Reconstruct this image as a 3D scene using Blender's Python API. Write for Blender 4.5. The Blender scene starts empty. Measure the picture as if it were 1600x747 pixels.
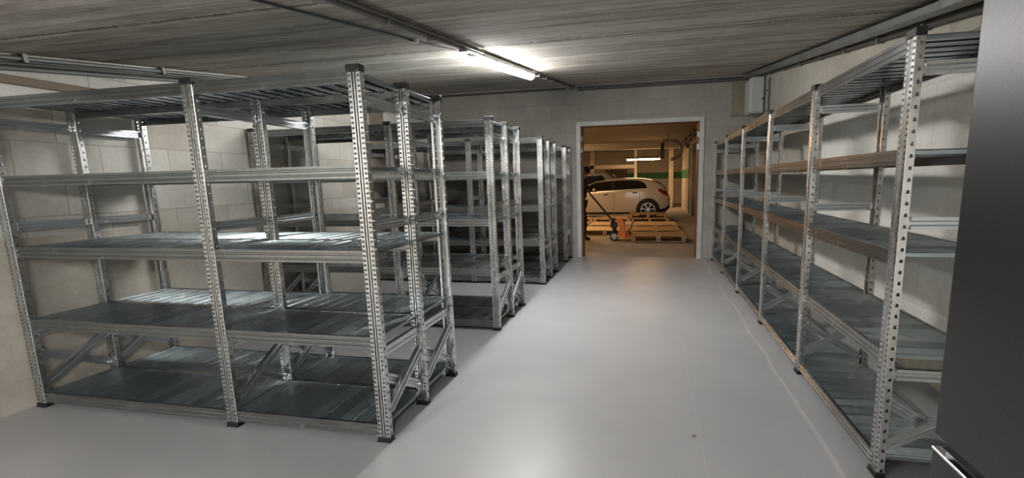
import bpy, math, random
from mathutils import Vector, Matrix
random.seed(7)
sc = bpy.context.scene
COL = sc.collection
PI = math.pi

# ------------------------------------------------------------------ camera
F_PX, CX, CY = 716.072, 868.0576, 393.0832
YAW, PITCH, ROLL, CAM_Z = 0.2046, 0.1536, -0.022, 1.4178
cam = bpy.data.cameras.new('camera')
cam.sensor_fit = 'HORIZONTAL'; cam.sensor_width = 36
cam.lens = F_PX * 36 / 1600
cam.shift_x = (800 - CX) / 1600
cam.shift_y = (CY - 373.5) / 1600
cam.clip_start = 0.05; cam.clip_end = 100
camo = bpy.data.objects.new('camera', cam); COL.objects.link(camo)
fw = Vector((-math.sin(YAW) * math.cos(PITCH), math.cos(YAW) * math.cos(PITCH), -math.sin(PITCH)))
rt = Vector((math.cos(YAW), math.sin(YAW), 0)); up = rt.cross(fw)
R_ = rt * math.cos(ROLL) + up * math.sin(ROLL); U_ = -rt * math.sin(ROLL) + up * math.cos(ROLL)
camo.matrix_world = Matrix(((R_.x, U_.x, -fw.x, 0), (R_.y, U_.y, -fw.y, 0), (R_.z, U_.z, -fw.z, CAM_Z), (0, 0, 0, 1)))
sc.camera = camo

# ------------------------------------------------------------------ world, exposure
w = bpy.data.worlds.new('world'); sc.world = w; w.use_nodes = True
w.node_tree.nodes['Background'].inputs[0].default_value = (0.5, 0.55, 0.6, 1)
w.node_tree.nodes['Background'].inputs[1].default_value = 0.02
sc.view_settings.view_transform = 'Standard'; sc.view_settings.look = 'None'
sc.view_settings.gamma = 1; sc.view_settings.use_curve_mapping = False
sc.view_settings.exposure = 1.5
TUBE_MAIN, TUBE_NEAR, TUBE_GARAGE = 58.0, 64.0, 36.0     # emission strengths of the lamps' own tubes

# ------------------------------------------------------------------ materials
def mat(name, base=(.5, .5, .5), rough=.5, metal=0.0, spec=.5):
    m = bpy.data.materials.new(name); m.use_nodes = True
    b = m.node_tree.nodes['Principled BSDF']
    b.inputs['Base Color'].default_value = (*base, 1)
    b.inputs['Roughness'].default_value = rough
    b.inputs['Metallic'].default_value = metal
    b.inputs['Specular IOR Level'].default_value = spec
    m.diffuse_color = (*base, 1)
    return m
class N:
    def __init__(s, m):
        s.m = m; s.t = m.node_tree; s.b = s.t.nodes['Principled BSDF']
    def n(s, typ, **k):
        x = s.t.nodes.new('ShaderNode' + typ)
        for a, v in k.items(): setattr(x, a, v)
        return x
    def l(s, a, b): s.t.links.new(a, b)
    def put(s, x, sock):
        if hasattr(x, 'links'): s.l(x, sock)
        else: sock.default_value = x
    def coord(s, scale=(1, 1, 1), axes=None):
        tc = s.n('TexCoord'); o = tc.outputs['Object']
        if axes:
            sp = s.n('SeparateXYZ'); cb = s.n('CombineXYZ'); s.l(o, sp.inputs[0])
            for i, a in enumerate(axes):
                if a in 'XYZ': s.l(sp.outputs['XYZ'.index(a)], cb.inputs[i])
            o = cb.outputs[0]
        mp = s.n('Mapping'); mp.inputs['Scale'].default_value = scale; s.l(o, mp.inputs[0])
        return mp.outputs[0]
    def axis(s, a):
        tc = s.n('TexCoord'); sp = s.n('SeparateXYZ'); s.l(tc.outputs['Object'], sp.inputs[0])
        return sp.outputs['XYZ'.index(a)]
    def noise(s, v, scale, detail=5, rough=.55, dist=0):
        x = s.n('TexNoise'); s.l(v, x.inputs['Vector'])
        x.inputs['Scale'].default_value = scale; x.inputs['Detail'].default_value = detail
        x.inputs['Roughness'].default_value = rough; x.inputs['Distortion'].default_value = dist
        return x.outputs['Fac']
    def math(s, op, a, b=0.0, c=None):
        x = s.n('Math', operation=op); s.put(a, x.inputs[0]); s.put(b, x.inputs[1])
        if c is not None: s.put(c, x.inputs[2])
        return x.outputs[0]
    def ramp(s, f, stops):
        x = s.n('ValToRGB'); e = x.color_ramp.elements
        while len(e) < len(stops): e.new(.5)
        for q, (p, c) in zip(e, stops): q.position = p; q.color = (*c, 1) if len(c) == 3 else c
        s.put(f, x.inputs[0]); return x.outputs[0]
    def mix(s, f, a, b, typ='MIX'):
        x = s.n('Mix', data_type='RGBA', blend_type=typ)
        s.put(f, x.inputs[0])
        for v, i in ((a, 6), (b, 7)):
            if isinstance(v, tuple): x.inputs[i].default_value = (*v, 1)
            else: s.l(v, x.inputs[i])
        return x.outputs[2]
    def base(s, c): s.l(c, s.b.inputs['Base Color'])
    def rough(s, f): s.l(f, s.b.inputs['Roughness'])
    def bump(s, h, st=.3, d=.01):
        x = s.n('Bump'); x.inputs['Strength'].default_value = st; x.inputs['Distance'].default_value = d
        s.l(h, x.inputs['Height']); s.l(x.outputs[0], s.b.inputs['Normal'])
def g3(v): return (v, v, v)

def steel(name, a, b, r0, r1, scale=(1, 1, 1), metal=.9, panel=None):
    m = mat(name, a, .35, metal); k = N(m)
    v = k.coord(scale)
    f = k.math('ADD', k.math('MULTIPLY', k.noise(v, 40, 2), .4), k.math('MULTIPLY', k.noise(v, 6, 3), .6))
    c_ = k.ramp(f, [(.3, a), (.7, b)])
    rg = k.ramp(k.noise(v, 12, 2), [(.3, g3(r0)), (.7, g3(r1))])
    if panel:                                       # every ribbed panel has its own tone
        wn = k.n('TexWhiteNoise', noise_dimensions='1D'); k.l(k.math('FLOOR', k.math('DIVIDE', k.axis('X'), panel)), wn.inputs['W'])
        c_ = k.mix(1.0, c_, k.ramp(wn.outputs['Value'], [(0, g3(.66)), (1, g3(1.18))]), 'MULTIPLY')
    k.base(c_); k.rough(rg)
    return m
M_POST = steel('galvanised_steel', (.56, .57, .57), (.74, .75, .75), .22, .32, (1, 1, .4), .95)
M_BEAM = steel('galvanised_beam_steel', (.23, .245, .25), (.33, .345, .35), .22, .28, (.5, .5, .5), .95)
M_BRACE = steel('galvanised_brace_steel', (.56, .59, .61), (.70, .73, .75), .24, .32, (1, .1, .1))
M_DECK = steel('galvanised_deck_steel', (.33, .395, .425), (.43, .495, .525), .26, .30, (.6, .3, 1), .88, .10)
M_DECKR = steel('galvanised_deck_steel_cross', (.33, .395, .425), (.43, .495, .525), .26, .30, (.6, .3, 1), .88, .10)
M_BLACKP = mat('black_plastic', (.012, .012, .013), .5)

# floor: grey epoxy
M_FLOOR = mat('grey_epoxy_floor', (.42, .42, .44), .3, 0, .5); k = N(M_FLOOR)
c = k.coord()
base = k.ramp(k.noise(c, 1.3, 6), [(.3, (.37, .372, .383)), (.7, (.42, .422, .432))])
speck = k.ramp(k.noise(c, 260, 2), [(.35, g3(.88)), (.65, g3(1.06))])
base = k.mix(1.0, base, speck, 'MULTIPLY')
X, Y = k.axis('X'), k.axis('Y')
wob = k.math('MULTIPLY', k.math('SUBTRACT', k.noise(k.coord((0, 1, 0)), 1.1, 2), .5), .10)
def linemask(x0, wd, soft=1.0):
    dist = k.math('ABSOLUTE', k.math('SUBTRACT', k.math('ADD', X, wob), x0))
    return k.ramp(k.math('DIVIDE', dist, wd), [(0.0, g3(soft)), (1.0, g3(0))])
base = k.mix(linemask(.915, .020, .6), base, (.60, .59, .59))
base = k.mix(linemask(.285, .006, .22), base, (.56, .56, .56))
k.base(base)
k.rough(k.ramp(k.noise(c, 3, 6), [(.3, g3(.34)), (.7, g3(.42))]))
k.bump(k.noise(c, 120, 2), .12, .002)

def concrete(name, a, b, axes='XYZ', stretch=(1, 1, 1), joints=None, blocks=None, bump=.3):
    m = mat(name, a, .85, 0, .25); k = N(m)
    v = k.coord(stretch)
    f = k.math('ADD', k.math('MULTIPLY', k.noise(v, 1.6, 8, .62), .6), k.math('MULTIPLY', k.noise(v, 9, 6, .7), .4))
    colr = k.ramp(f, [(.32, a), (.66, b)])
    h = k.noise(k.coord(), 60, 4)
    return m, k, colr, h
# board marked ceiling
M_CEIL, k, colr, h = concrete('board_marked_concrete', (.34, .31, .27), (.66, .625, .57), stretch=(.45, 2.0, 1))
Yc = k.axis('Y')
brd = k.math('FRACT', k.math('DIVIDE', Yc, .105))
line = k.ramp(brd, [(0, g3(.72)), (.09, g3(1)), (.91, g3(1)), (1, g3(.72))])
tone = k.n('TexWhiteNoise', noise_dimensions='1D'); k.l(k.math('FLOOR', k.math('DIVIDE', Yc, .105)), tone.inputs['W'])
line = k.mix(1.0, line, k.ramp(tone.outputs['Value'], [(0, g3(.80)), (1, g3(1.12))]), 'MULTIPLY')
colr = k.mix(1.0, colr, line, 'MULTIPLY')
stn = k.noise(k.coord((.5, 5, 1)), 2.2, 7, .7)
colr = k.mix(k.ramp(stn, [(.48, g3(0)), (.64, g3(.8))]), colr, (.20, .165, .13))
blot = k.noise(k.coord((.8, 1.4, 1)), 1.5, 8, .75)
colr = k.mix(k.ramp(blot, [(.50, g3(0)), (.62, g3(.45))]), colr, (.27, .23, .185))
fine = k.noise(k.coord((2, 14, 1)), 5, 6, .8)
colr = k.mix(1.0, colr, k.ramp(fine, [(.35, g3(.78)), (.65, g3(1.12))]), 'MULTIPLY')
vein = k.math('ABSOLUTE', k.math('SUBTRACT', k.noise(k.coord((1.2, 2.2, 1)), 1.7, 4, .6, .6), .5))
vmask = k.math('MULTIPLY', k.ramp(vein, [(0, g3(1)), (.006, g3(0))]), k.ramp(k.noise(k.coord(), 2.2, 3), [(.52, g3(0)), (.62, g3(.8))]))
colr = k.mix(vmask, colr, (.66, .64, .60))
yw = k.math('ADD', Yc, k.math('MULTIPLY', k.math('SUBTRACT', k.noise(k.coord((2.5, 0, 0)), 2, 3), .5), .03))
jd = k.math('ABSOLUTE', k.math('SUBTRACT', k.math('FRACT', k.math('ADD', k.math('DIVIDE', k.math('SUBTRACT', yw, 2.03), 1.55), .5)), .5))
jm = k.ramp(jd, [(0, g3(1)), (.010, g3(.7)), (.018, g3(0))])
drip = k.ramp(k.noise(k.coord((9, 9, 1)), 2.4, 5, .8), [(.52, g3(0)), (.62, g3(1))])
colr = k.mix(jm, colr, (.10, .085, .07))
jm2 = k.ramp(jd, [(0, g3(0)), (.008, g3(1)), (.028, g3(0))])
colr = k.mix(k.math('MULTIPLY', jm2, drip), colr, (.70, .68, .63))
k.base(colr)
k.bump(k.math('ADD', k.math('MULTIPLY', h, .4), brd), .35, .006)

def blockwall(name, axes, a, b, odd, mort, zsplit=None, plain=None, ztop=None, w_=.50, h_=.25, off=0.0):
    m = mat(name, a, .9, 0, .2); k = N(m)
    v = k.coord((1, 1, 1), axes)
    br = k.n('TexBrick'); k.l(v, br.inputs['Vector'])
    br.inputs['Scale'].default_value = 1; br.inputs['Brick Width'].default_value = w_; br.inputs['Row Height'].default_value = h_
    br.inputs['Mortar Size'].default_value = .0035; br.inputs['Mortar Smooth'].default_value = .3; br.inputs['Bias'].default_value = -.35
    br.inputs['Color1'].default_value = (*a, 1); br.inputs['Color2'].default_value = (*odd, 1); br.inputs['Mortar'].default_value = (*mort, 1)
    n1 = k.noise(k.coord(), 1.7, 8, .65); n2 = k.noise(k.coord(), 45, 4, .7)
    mul = k.mix(1.0, k.ramp(n1, [(.3, g3(.82)), (.7, g3(1.12))]), k.ramp(n2, [(.3, g3(.92)), (.7, g3(1.06))]), 'MULTIPLY')
    colr = br.outputs['Color']
    if zsplit is not None:
        z = k.axis('Z')
        pf = k.ramp(k.noise(k.coord((1, .6, 1.3)), 1.9, 8, .7), [(.3, plain[0]), (.7, plain[1])])
        stn = k.ramp(k.noise(k.coord((1.5, 1.5, .5)), 2.4, 6, .7), [(.58, g3(0)), (.75, g3(.5))])
        pf = k.mix(stn, pf, (.23, .19, .14))
        fac = k.math('LESS_THAN', z, zsplit)
        colr = k.mix(fac, colr, pf)
        if ztop: colr = k.mix(k.math('GREATER_THAN', z, ztop), colr, k.mix(.35, pf, (.37, .345, .31)))
    k.base(k.mix(1.0, colr, mul, 'MULTIPLY'))
    k.bump(k.math('ADD', k.math('MULTIPLY', n2, .3), k.math('SUBTRACT', 1.0, br.outputs['Fac'])), .4, .004)
    return m
M_WL = blockwall('pale_block_wall_side', 'YZX', (.70, .685, .64), b=None, odd=(.54, .49, .41), mort=(.42, .395, .35), zsplit=1.12, plain=((.50, .46, .395), (.66, .62, .545)))
M_WB = blockwall('grey_block_wall_end', 'XZY', (.44, .42, .385), b=None, odd=(.39, .365, .325), mort=(.33, .31, .28))
M_WR = blockwall('pale_block_wall_right', 'YZX', (.70, .68, .635), b=None, odd=(.65, .62, .56), mort=(.56, .54, .49), w_=1.2, h_=.50, zsplit=.32, ztop=2.1, plain=((.48, .44, .36), (.62, .58, .49)))
def plainconc(name, a, b, scale=(1, 1, 1), rough=.9, stain=(.2, .17, .13)):
    m, k, colr, h = concrete(name, a, b, stretch=scale)
    s = k.ramp(k.noise(k.coord((1.3, 1.3, .6)), 2.6, 6, .7), [(.56, g3(0)), (.74, g3(.5))])
    k.base(k.mix(s, colr, stain)); k.bump(h, .3, .003); return m
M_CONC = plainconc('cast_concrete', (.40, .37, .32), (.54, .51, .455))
M_CONCD = plainconc('dark_cast_concrete', (.22, .20, .17), (.34, .315, .27))
M_GFLOOR = plainconc('garage_floor_concrete', (.22, .20, .18), (.40, .37, .33), (1, 1, 1), .6, (.12, .10, .085))
M_GWALL = plainconc('garage_wall_concrete', (.45, .42, .37), (.58, .55, .49))
M_GCEIL = plainconc('garage_ceiling_concrete', (.30, .27, .235), (.46, .43, .38), (.3, 2, 1))
M_GREENP = mat('green_painted_band', (.03, .19, .075), .6)
M_PILLAR = plainconc('grey_green_painted_concrete', (.30, .33, .28), (.38, .41, .35))
M_FRAME = mat('grey_white_painted_steel', (.60, .60, .58), .45); k = N(M_FRAME)
k.base(k.ramp(k.noise(k.coord(), 5, 6, .7), [(.3, (.52, .52, .50)), (.6, (.64, .64, .62)), (.8, (.60, .59, .56))]))
M_REDWOOD = mat('reddish_brown_wood', (.16, .065, .035), .55)
M_WHITEP = mat('white_plastic', (.78, .78, .77), .4)
M_GREYP = mat('light_grey_metal_box', (.55, .56, .56), .5)
M_PIPE = mat('grey_brown_conduit', (.085, .078, .07), .45)
M_PIPEL = mat('grey_conduit', (.20, .20, .195), .45, .2)
M_CABLE = mat('dark_cable', (.05, .055, .065), .45)
M_TRAY = steel('cable_tray_steel', (.20, .205, .205), (.30, .305, .30), .35, .5, metal=.6)
M_RUST = plainconc('brown_stained_board', (.20, .155, .12), (.30, .24, .19))
M_OLIVE = plainconc('olive_brown_stained_concrete', (.27, .24, .17), (.38, .345, .25))
def emis(name, c, s):
    m = mat(name, (.9, .9, .9), .5); b = m.node_tree.nodes['Principled BSDF']
    b.inputs['Emission Color'].default_value = (*c, 1); b.inputs['Emission Strength'].default_value = s
    return m
M_TUBE = emis('lit_cool_white_diffuser', (1, .985, .95), TUBE_MAIN)
M_TUBEN = emis('lit_cool_white_diffuser_near', (1, .985, .96), TUBE_NEAR)
M_TUBEG = emis('lit_warm_diffuser', (1, .58, .27), TUBE_GARAGE)
# brushed dark steel of the fridge
M_FRIDGE = mat('dark_brushed_steel', (.10, .098, .10), .32, .85); k = N(M_FRIDGE)
k.base(k.ramp(k.noise(k.coord((1, 1, 3)), 160, 2, .6), [(.3, (.066, .064, .067)), (.7, (.095, .092, .095))]))
k.rough(k.ramp(k.noise(k.coord((8, 8, 60)), 4, 3), [(.3, g3(.36)), (.7, g3(.40))]))
M_FBODY = mat('dark_grey_fridge_body', (.05, .05, .052), .45, .4)
M_CHROME = mat('polished_chrome', (.85, .85, .86), .12, 1)
M_BLKG = mat('black_gap', (.01, .01, .011), .4)
def wood(name, a, b, axes=(.6, 8, 8)):
    m = mat(name, a, .75, 0, .25); k = N(m)
    k.base(k.ramp(k.noise(k.coord(axes), 3, 6, .65, .4), [(.3, a), (.7, b)])); return m
M_WOOD = wood('pallet_pine', (.30, .19, .09), (.52, .36, .20))
M_WOODL = wood('fresh_pale_pine', (.52, .38, .22), (.68, .53, .34))
M_ORANGE = mat('orange_enamel', (.92, .24, .03), .35)
M_CARW = mat('white_car_paint', (.62, .60, .57), .22, .1); M_CARS = mat('silver_car_paint', (.42, .42, .42), .25, .5)
M_GLASS = mat('dark_car_glass', (.012, .014, .014), .05); M_RUB = mat('tyre_rubber', (.018, .018, .018), .7)
M_RIM = mat('alloy_rim', (.75, .75, .75), .25, .9); M_RED = mat('tail_light_red', (.22, .01, .012), .15)
M_SKIN = mat('skin', (.45, .26, .18), .55); M_HAIR = mat('dark_hair', (.015, .012, .01), .6)
M_JACKET = mat('dark_work_jacket', (.016, .016, .022), .85); M_TROU = mat('dark_work_trousers', (.02, .02, .025), .85)
M_BOOT = mat('black_boot', (.01, .01, .01), .5)

# ------------------------------------------------------------------ mesh helpers
class MB:
    def __init__(s): s.v = []; s.f = []
    def add(s, vs, fs):
        o = len(s.v); s.v += [tuple(p) for p in vs]; s.f += [tuple(o + i for i in q) for q in fs]
    def box(s, a, b):
        x0, y0, z0 = a; x1, y1, z1 = b
        s.add([(x0, y0, z0), (x1, y0, z0), (x1, y1, z0), (x0, y1, z0), (x0, y0, z1), (x1, y0, z1), (x1, y1, z1), (x0, y1, z1)],
              [(0, 3, 2, 1), (4, 5, 6, 7), (0, 1, 5, 4), (1, 2, 6, 5), (2, 3, 7, 6), (3, 0, 4, 7)])
        return s
    def bbox(s, a, b, ch=.003):          # box with chamfered edges
        x0, y0, z0 = a; x1, y1, z1 = b; c = ch
        vs = []; idx = {}
        for i, (X, sx) in enumerate(((x0, 1), (x1, -1))):
            for j, (Y, sy) in enumerate(((y0, 1), (y1, -1))):
                for l, (Z, sz) in enumerate(((z0, 1), (z1, -1))):
                    for ax, p in enumerate(((X, Y + sy * c, Z + sz * c), (X + sx * c, Y, Z + sz * c), (X + sx * c, Y + sy * c, Z))):
                        idx[i, j, l, ax] = len(vs); vs.append(p)
        fs = []
        for i in (0, 1):
            q = [idx[i, 0, 0, 0], idx[i, 1, 0, 0], idx[i, 1, 1, 0], idx[i, 0, 1, 0]]; fs.append(q[::-1] if i == 0 else q)
            q = [idx[0, i, 0, 1], idx[1, i, 0, 1], idx[1, i, 1, 1], idx[0, i, 1, 1]]; fs.append(q if i == 0 else q[::-1])
            q = [idx[0, 0, i, 2], idx[1, 0, i, 2], idx[1, 1, i, 2], idx[0, 1, i, 2]]; fs.append(q[::-1] if i == 0 else q)
        for a_ in (0, 1):
            for b_ in (0, 1):
                fs.append([idx[0, a_, b_, 1], idx[1, a_, b_, 1], idx[1, a_, b_, 2], idx[0, a_, b_, 2]])
                fs.append([idx[a_, 0, b_, 0], idx[a_, 1, b_, 0], idx[a_, 1, b_, 2], idx[a_, 0, b_, 2]])
                fs.append([idx[a_, b_, 0, 0], idx[a_, b_, 1, 0], idx[a_, b_, 1, 1], idx[a_, b_, 0, 1]])
                for d_ in (0, 1): fs.append([idx[a_, b_, d_, 0], idx[a_, b_, d_, 1], idx[a_, b_, d_, 2]])
        s.add(vs, fs); return s
    def extr(s, prof, p0, p1, upv=(0, 0, 1), closed=True, caps=True):
        """extrude a 2D profile (side, up) from p0 to p1"""
        p0 = Vector(p0); p1 = Vector(p1); d = (p1 - p0).normalized(); u = Vector(upv)
        sd = d.cross(u).normalized(); u = sd.cross(d).normalized(); n = len(prof)
        vs = [tuple(p + sd * a + u * b) for p in (p0, p1) for a, b in prof]
        fs = [(i, (i + 1) % n, n + (i + 1) % n, n + i) for i in range(n if closed else n - 1)]
        if closed and caps: fs += [tuple(range(n))[::-1], tuple(range(n, 2 * n))]
        s.add(vs, fs); return s
    def tube(s, pts, r, n=8, caps=True):
        pts = [Vector(p) for p in pts]; rs = r if isinstance(r, (list, tuple)) else [r] * len(pts)
        t0 = (pts[1] - pts[0]).normalized(); a = Vector((0, 0, 1)) if abs(t0.z) < .9 else Vector((1, 0, 0))
        sd = t0.cross(a).normalized(); vs = []
        for i, p in enumerate(pts):
            t = (pts[min(i + 1, len(pts) - 1)] - pts[max(i - 1, 0)]).normalized()
            sd = (sd - t * sd.dot(t)).normalized(); u = t.cross(sd)
            vs += [tuple(p + (sd * math.cos(2 * PI * j / n) + u * math.sin(2 * PI * j / n)) * rs[i]) for j in range(n)]
        fs = [(i * n + j, i * n + (j + 1) % n, (i + 1) * n + (j + 1) % n, (i + 1) * n + j) for i in range(len(pts) - 1) for j in range(n)]
        if caps: fs += [tuple(range(n))[::-1], tuple(range((len(pts) - 1) * n, len(pts) * n))]
        s.add(vs, fs); return s
    def lathe(s, c, axis, prof, n=24):
        """prof: (distance along axis, radius)"""
        c = Vector(c); ax = Vector(axis).normalized(); a = Vector((0, 0, 1)) if abs(ax.z) < .9 else Vector((1, 0, 0))
        u = ax.cross(a).normalized(); w_ = ax.cross(u); m = len(prof)
        vs = [tuple(c + ax * d + (u * math.cos(2 * PI * j / n) + w_ * math.sin(2 * PI * j / n)) * r) for d, r in prof for j in range(n)]
        fs = [(i * n + j, i * n + (j + 1) % n, (i + 1) * n + (j + 1) % n, (i + 1) * n + j) for i in range(m - 1) for j in range(n)]
        s.add(vs, fs); return s
    def poly(s, pts, thick):
        """pts 3D planar polygon, extruded by vector thick"""
        n = len(pts); t = Vector(thick)
        s.add([tuple(p) for p in pts] + [tuple(Vector(p) + t) for p in pts],
              [tuple(range(n))[::-1], tuple(range(n, 2 * n))] + [(i, (i + 1) % n, n + (i + 1) % n, n + i) for i in range(n)])
        return s
    def mesh(s, name, m, smooth=None):
        me = bpy.data.meshes.new(name); me.from_pydata(s.v, [], s.f); me.validate()
        import bmesh as _b
        bm = _b.new(); bm.from_mesh(me); _b.ops.recalc_face_normals(bm, faces=bm.faces); bm.to_mesh(me); bm.free()
        me.materials.append(m)
        if smooth is not None:
            me.shade_smooth(); me.set_sharp_from_angle(angle=math.radians(smooth))
        return me
    def build(s, name, m, parent=None, smooth=None, loc=None):
        return ob(name, s.mesh(name, m, smooth), parent, loc)
def ob(name, me, parent=None, loc=None):
    o = bpy.data.objects.new(name, me); COL.objects.link(o)
    if parent: o.parent = parent
    if loc: o.location = loc
    return o
def tag(o, label=None, cat=None, group=None, kind=None):
    if label: o['label'] = label
    if cat: o['category'] = cat
    if group: o['group'] = group
    if kind: o['kind'] = kind
    return o
def empty(name, loc, label, cat, rz=0, group=None):
    o = bpy.data.objects.new(name, None); COL.objects.link(o); o.location = loc; o.rotation_euler = (0, 0, rz)
    o.empty_display_size = .1
    return tag(o, label, cat, group)
def struct(mb, name, m, parent=None, smooth=None):
    o = mb.build(name, m, parent, smooth)
    if not parent: o['kind'] = 'structure'
    return o
KIDS = {}
def children(o): return [c for c in bpy.data.objects if c.parent == o]
def copy_tree(o, parent=None):
    c = o.copy(); COL.objects.link(c); c.parent = parent
    for ch in children(o): copy_tree(ch, c)
    return c

# ------------------------------------------------------------------ the room
CA, CB = 2.0, .128                       # sloping ceiling: z = CA + CB*y
def ceil_z(y): return CA + CB * max(y, 1.0)
XL, XR, XRF, YB = -4.03, 2.15, 1.66, 8.33
YF = -3.6
def slab(x0, x1, ys, zf, th):
    mb = MB(); n = len(ys)
    vs = [(x, y, zf(y) + d) for d in (0, th) for x in (x0, x1) for y in ys]
    fs = []
    for i in range(n - 1):
        fs += [(i, i + 1, n + i + 1, n + i), (2 * n + i, 3 * n + i, 3 * n + i + 1, 2 * n + i + 1),
               (i, 2 * n + i, 2 * n + i + 1, i + 1), (n + i, n + i + 1, 3 * n + i + 1, 3 * n + i)]
    fs += [(0, n, 3 * n, 2 * n), (n - 1, 3 * n - 1, 4 * n - 1, 2 * n - 1)]
    mb.add(vs, fs); return mb
struct(MB().box((XL - .2, YF - .2, -.15), (XR + .2, 8.44, 0)), 'floor', M_FLOOR)
struct(slab(XL - .2, XR + .2, [YF - .2, 1.0, 8.40], ceil_z, .25), 'ceiling', M_CEIL)
struct(MB().box((XL - .2, YF - .2, 0), (XL, 8.5, 3.4)), 'wall_left', M_WL)
def xr(y): return 2.0 - .042 * y
def wslab(y0, y1, th=.2, z0=0, z1=3.4, off=0.0):
    mb = MB(); mb.poly([(xr(y0) + off, y0, z0), (xr(y1) + off, y1, z0), (xr(y1) + off, y1, z1), (xr(y0) + off, y0, z1)], (th, 0, 0)); return mb
struct(wslab(YF - .2, 5.75), 'wall_right', M_WR)
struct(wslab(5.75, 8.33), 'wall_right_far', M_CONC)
DL, DR, DT = -1.305, .893, 2.44          # outer size of the door frame
mb = MB()
mb.box((XL - .2, YB, 0), (DL + .04, YB + .20, 3.4)); mb.box((DR - .04, YB, 0), (XR + .2, YB + .20, 3.4)); mb.box((DL + .04, YB, DT - .04), (DR - .04, YB + .20, 3.4))
struct(mb, 'wall_back', M_WB)
struct(MB().box((XL - .2, YF - .2, 0), (XR + .2, YF, 3.4)), 'wall_front', M_CONC)

# door frame: flat pale architrave with rebate, reddish wooden lining, hinges
d = bpy.data.objects.new('door_1', None); COL.objects.link(d); d['kind'] = 'structure'
fwid = .078
mb = MB()
for x0, x1 in ((DL, DL + fwid), (DR - fwid, DR)): mb.bbox((x0, YB - .022, 0), (x1, YB + .06, DT), .004)
mb.bbox((DL + fwid, YB - .022, DT - fwid), (DR - fwid, YB + .06, DT), .004)
mb.build('door_frame', M_FRAME, d)
mb = MB()
for x0, x1 in ((DL + fwid - .012, DL + fwid + .022), (DR - fwid - .022, DR - fwid + .012)): mb.bbox((x0, YB + .061, 0), (x1, YB + .24, DT - fwid + .01), .003)
mb.bbox((DL + fwid, YB + .061, DT - fwid - .01), (DR - fwid, YB + .24, DT - fwid + .015), .003)
mb.build('wooden_lining', M_REDWOOD, d)
for x, s in ((DL + fwid, 1), (DR - fwid, -1)):
    for z in (2.10, 1.90, .72, .40):
        if z > 1: MB().bbox((min(x, x + s * .035), YB + .02, z), (max(x, x + s * .035), YB + .062, z + .09), .003).build('hinge', M_WHITEP if s < 0 else M_PIPEL, d)

# wall marks and recesses of the room
struct(MB().bbox((XL, YF, 2.105), (XL + .03, 3.25, 2.16), .006), 'trim_1', M_RUST)
struct(wslab(YF, 3.55, .04, 2.10, 2.235, -.03), 'trim_2', M_OLIVE)
mb = MB(); mb.bbox((1.30, YB - .03, 2.40), (1.60, YB, 2.99), .012); mb.bbox((1.335, YB - .045, 2.44), (1.53, YB - .028, 2.97), .012)
struct(mb, 'trim_3', M_OLIVE)
struct(MB().bbox((XL, 6.22, 1.45), (XL + .03, 6.56, 2.56), .006), 'trim_4', M_RUST)
struct(wslab(7.35, 7.47, .02, 1.0, 1.75, -.012), 'trim_5', M_RUST)

# ------------------------------------------------------------------ lamps
def tube_lamp(loc, length, tilt, tube, label, body=M_GREYP, rz=0, group=None, w_=.105):
    t = empty('fluorescent_lamp', loc, label, 'lamp', group=group); t.rotation_euler = (tilt, 0, rz)
    h = length / 2
    prof = [(-w_ / 2, -.040), (-w_ / 2 + .012, 0), (w_ / 2 - .012, 0), (w_ / 2, -.040)]
    MB().extr(prof, (0, -h, 0), (0, h, 0)).build('housing', body, t)
    n = 10; dp = [(-(w_ / 2 - .002) * math.cos(PI * i / n), -.040 - .050 * math.sin(PI * i / n)) for i in range(n + 1)]
    MB().extr(dp, (0, -h + .006, 0), (0, h - .006, 0)).build('diffuser', tube, t, 40)
    for s in (-1, 1):
        ep = [(-w_ / 2 - .001, -.038), (-w_ / 2 + .010, .001), (w_ / 2 - .010, .001), (w_ / 2 + .001, -.038)]
        MB().extr(ep, (0, s * (h - .012), 0), (0, s * (h + .004), 0)).build('end_cap', M_WHITEP, t)
    for q in (-.3, 0, .3):
        MB().bbox((-w_ / 2 - .006, q * length - .012, -.056), (-w_ / 2 + .004, q * length + .012, -.03), .002).build('clip', M_PIPEL, t)
        MB().bbox((w_ / 2 - .004, q * length - .012, -.056), (w_ / 2 + .006, q * length + .012, -.03), .002).build('clip', M_PIPEL, t)
    return t
TILT = math.atan(CB)
LX = -1.385
tube_lamp((LX - .01, 4.60, ceil_z(4.60) - .012), 1.80, TILT, M_TUBE, 'lit fluorescent batten lamp on the storage room ceiling between the shelf rows')
tube_lamp((-2.6, -1.3, ceil_z(-.9) - .002), 1.50, 0, M_TUBEN, 'lit fluorescent batten lamp on the ceiling behind the viewpoint, left one')
tube_lamp((.2, -1.3, ceil_z(-.9) - .002), 1.50, 0, M_TUBEN, 'added unseen batten lamp on the ceiling behind the viewpoint, right one, evening out the light')  # second near lamp, added out of view to even out the room light

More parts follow.
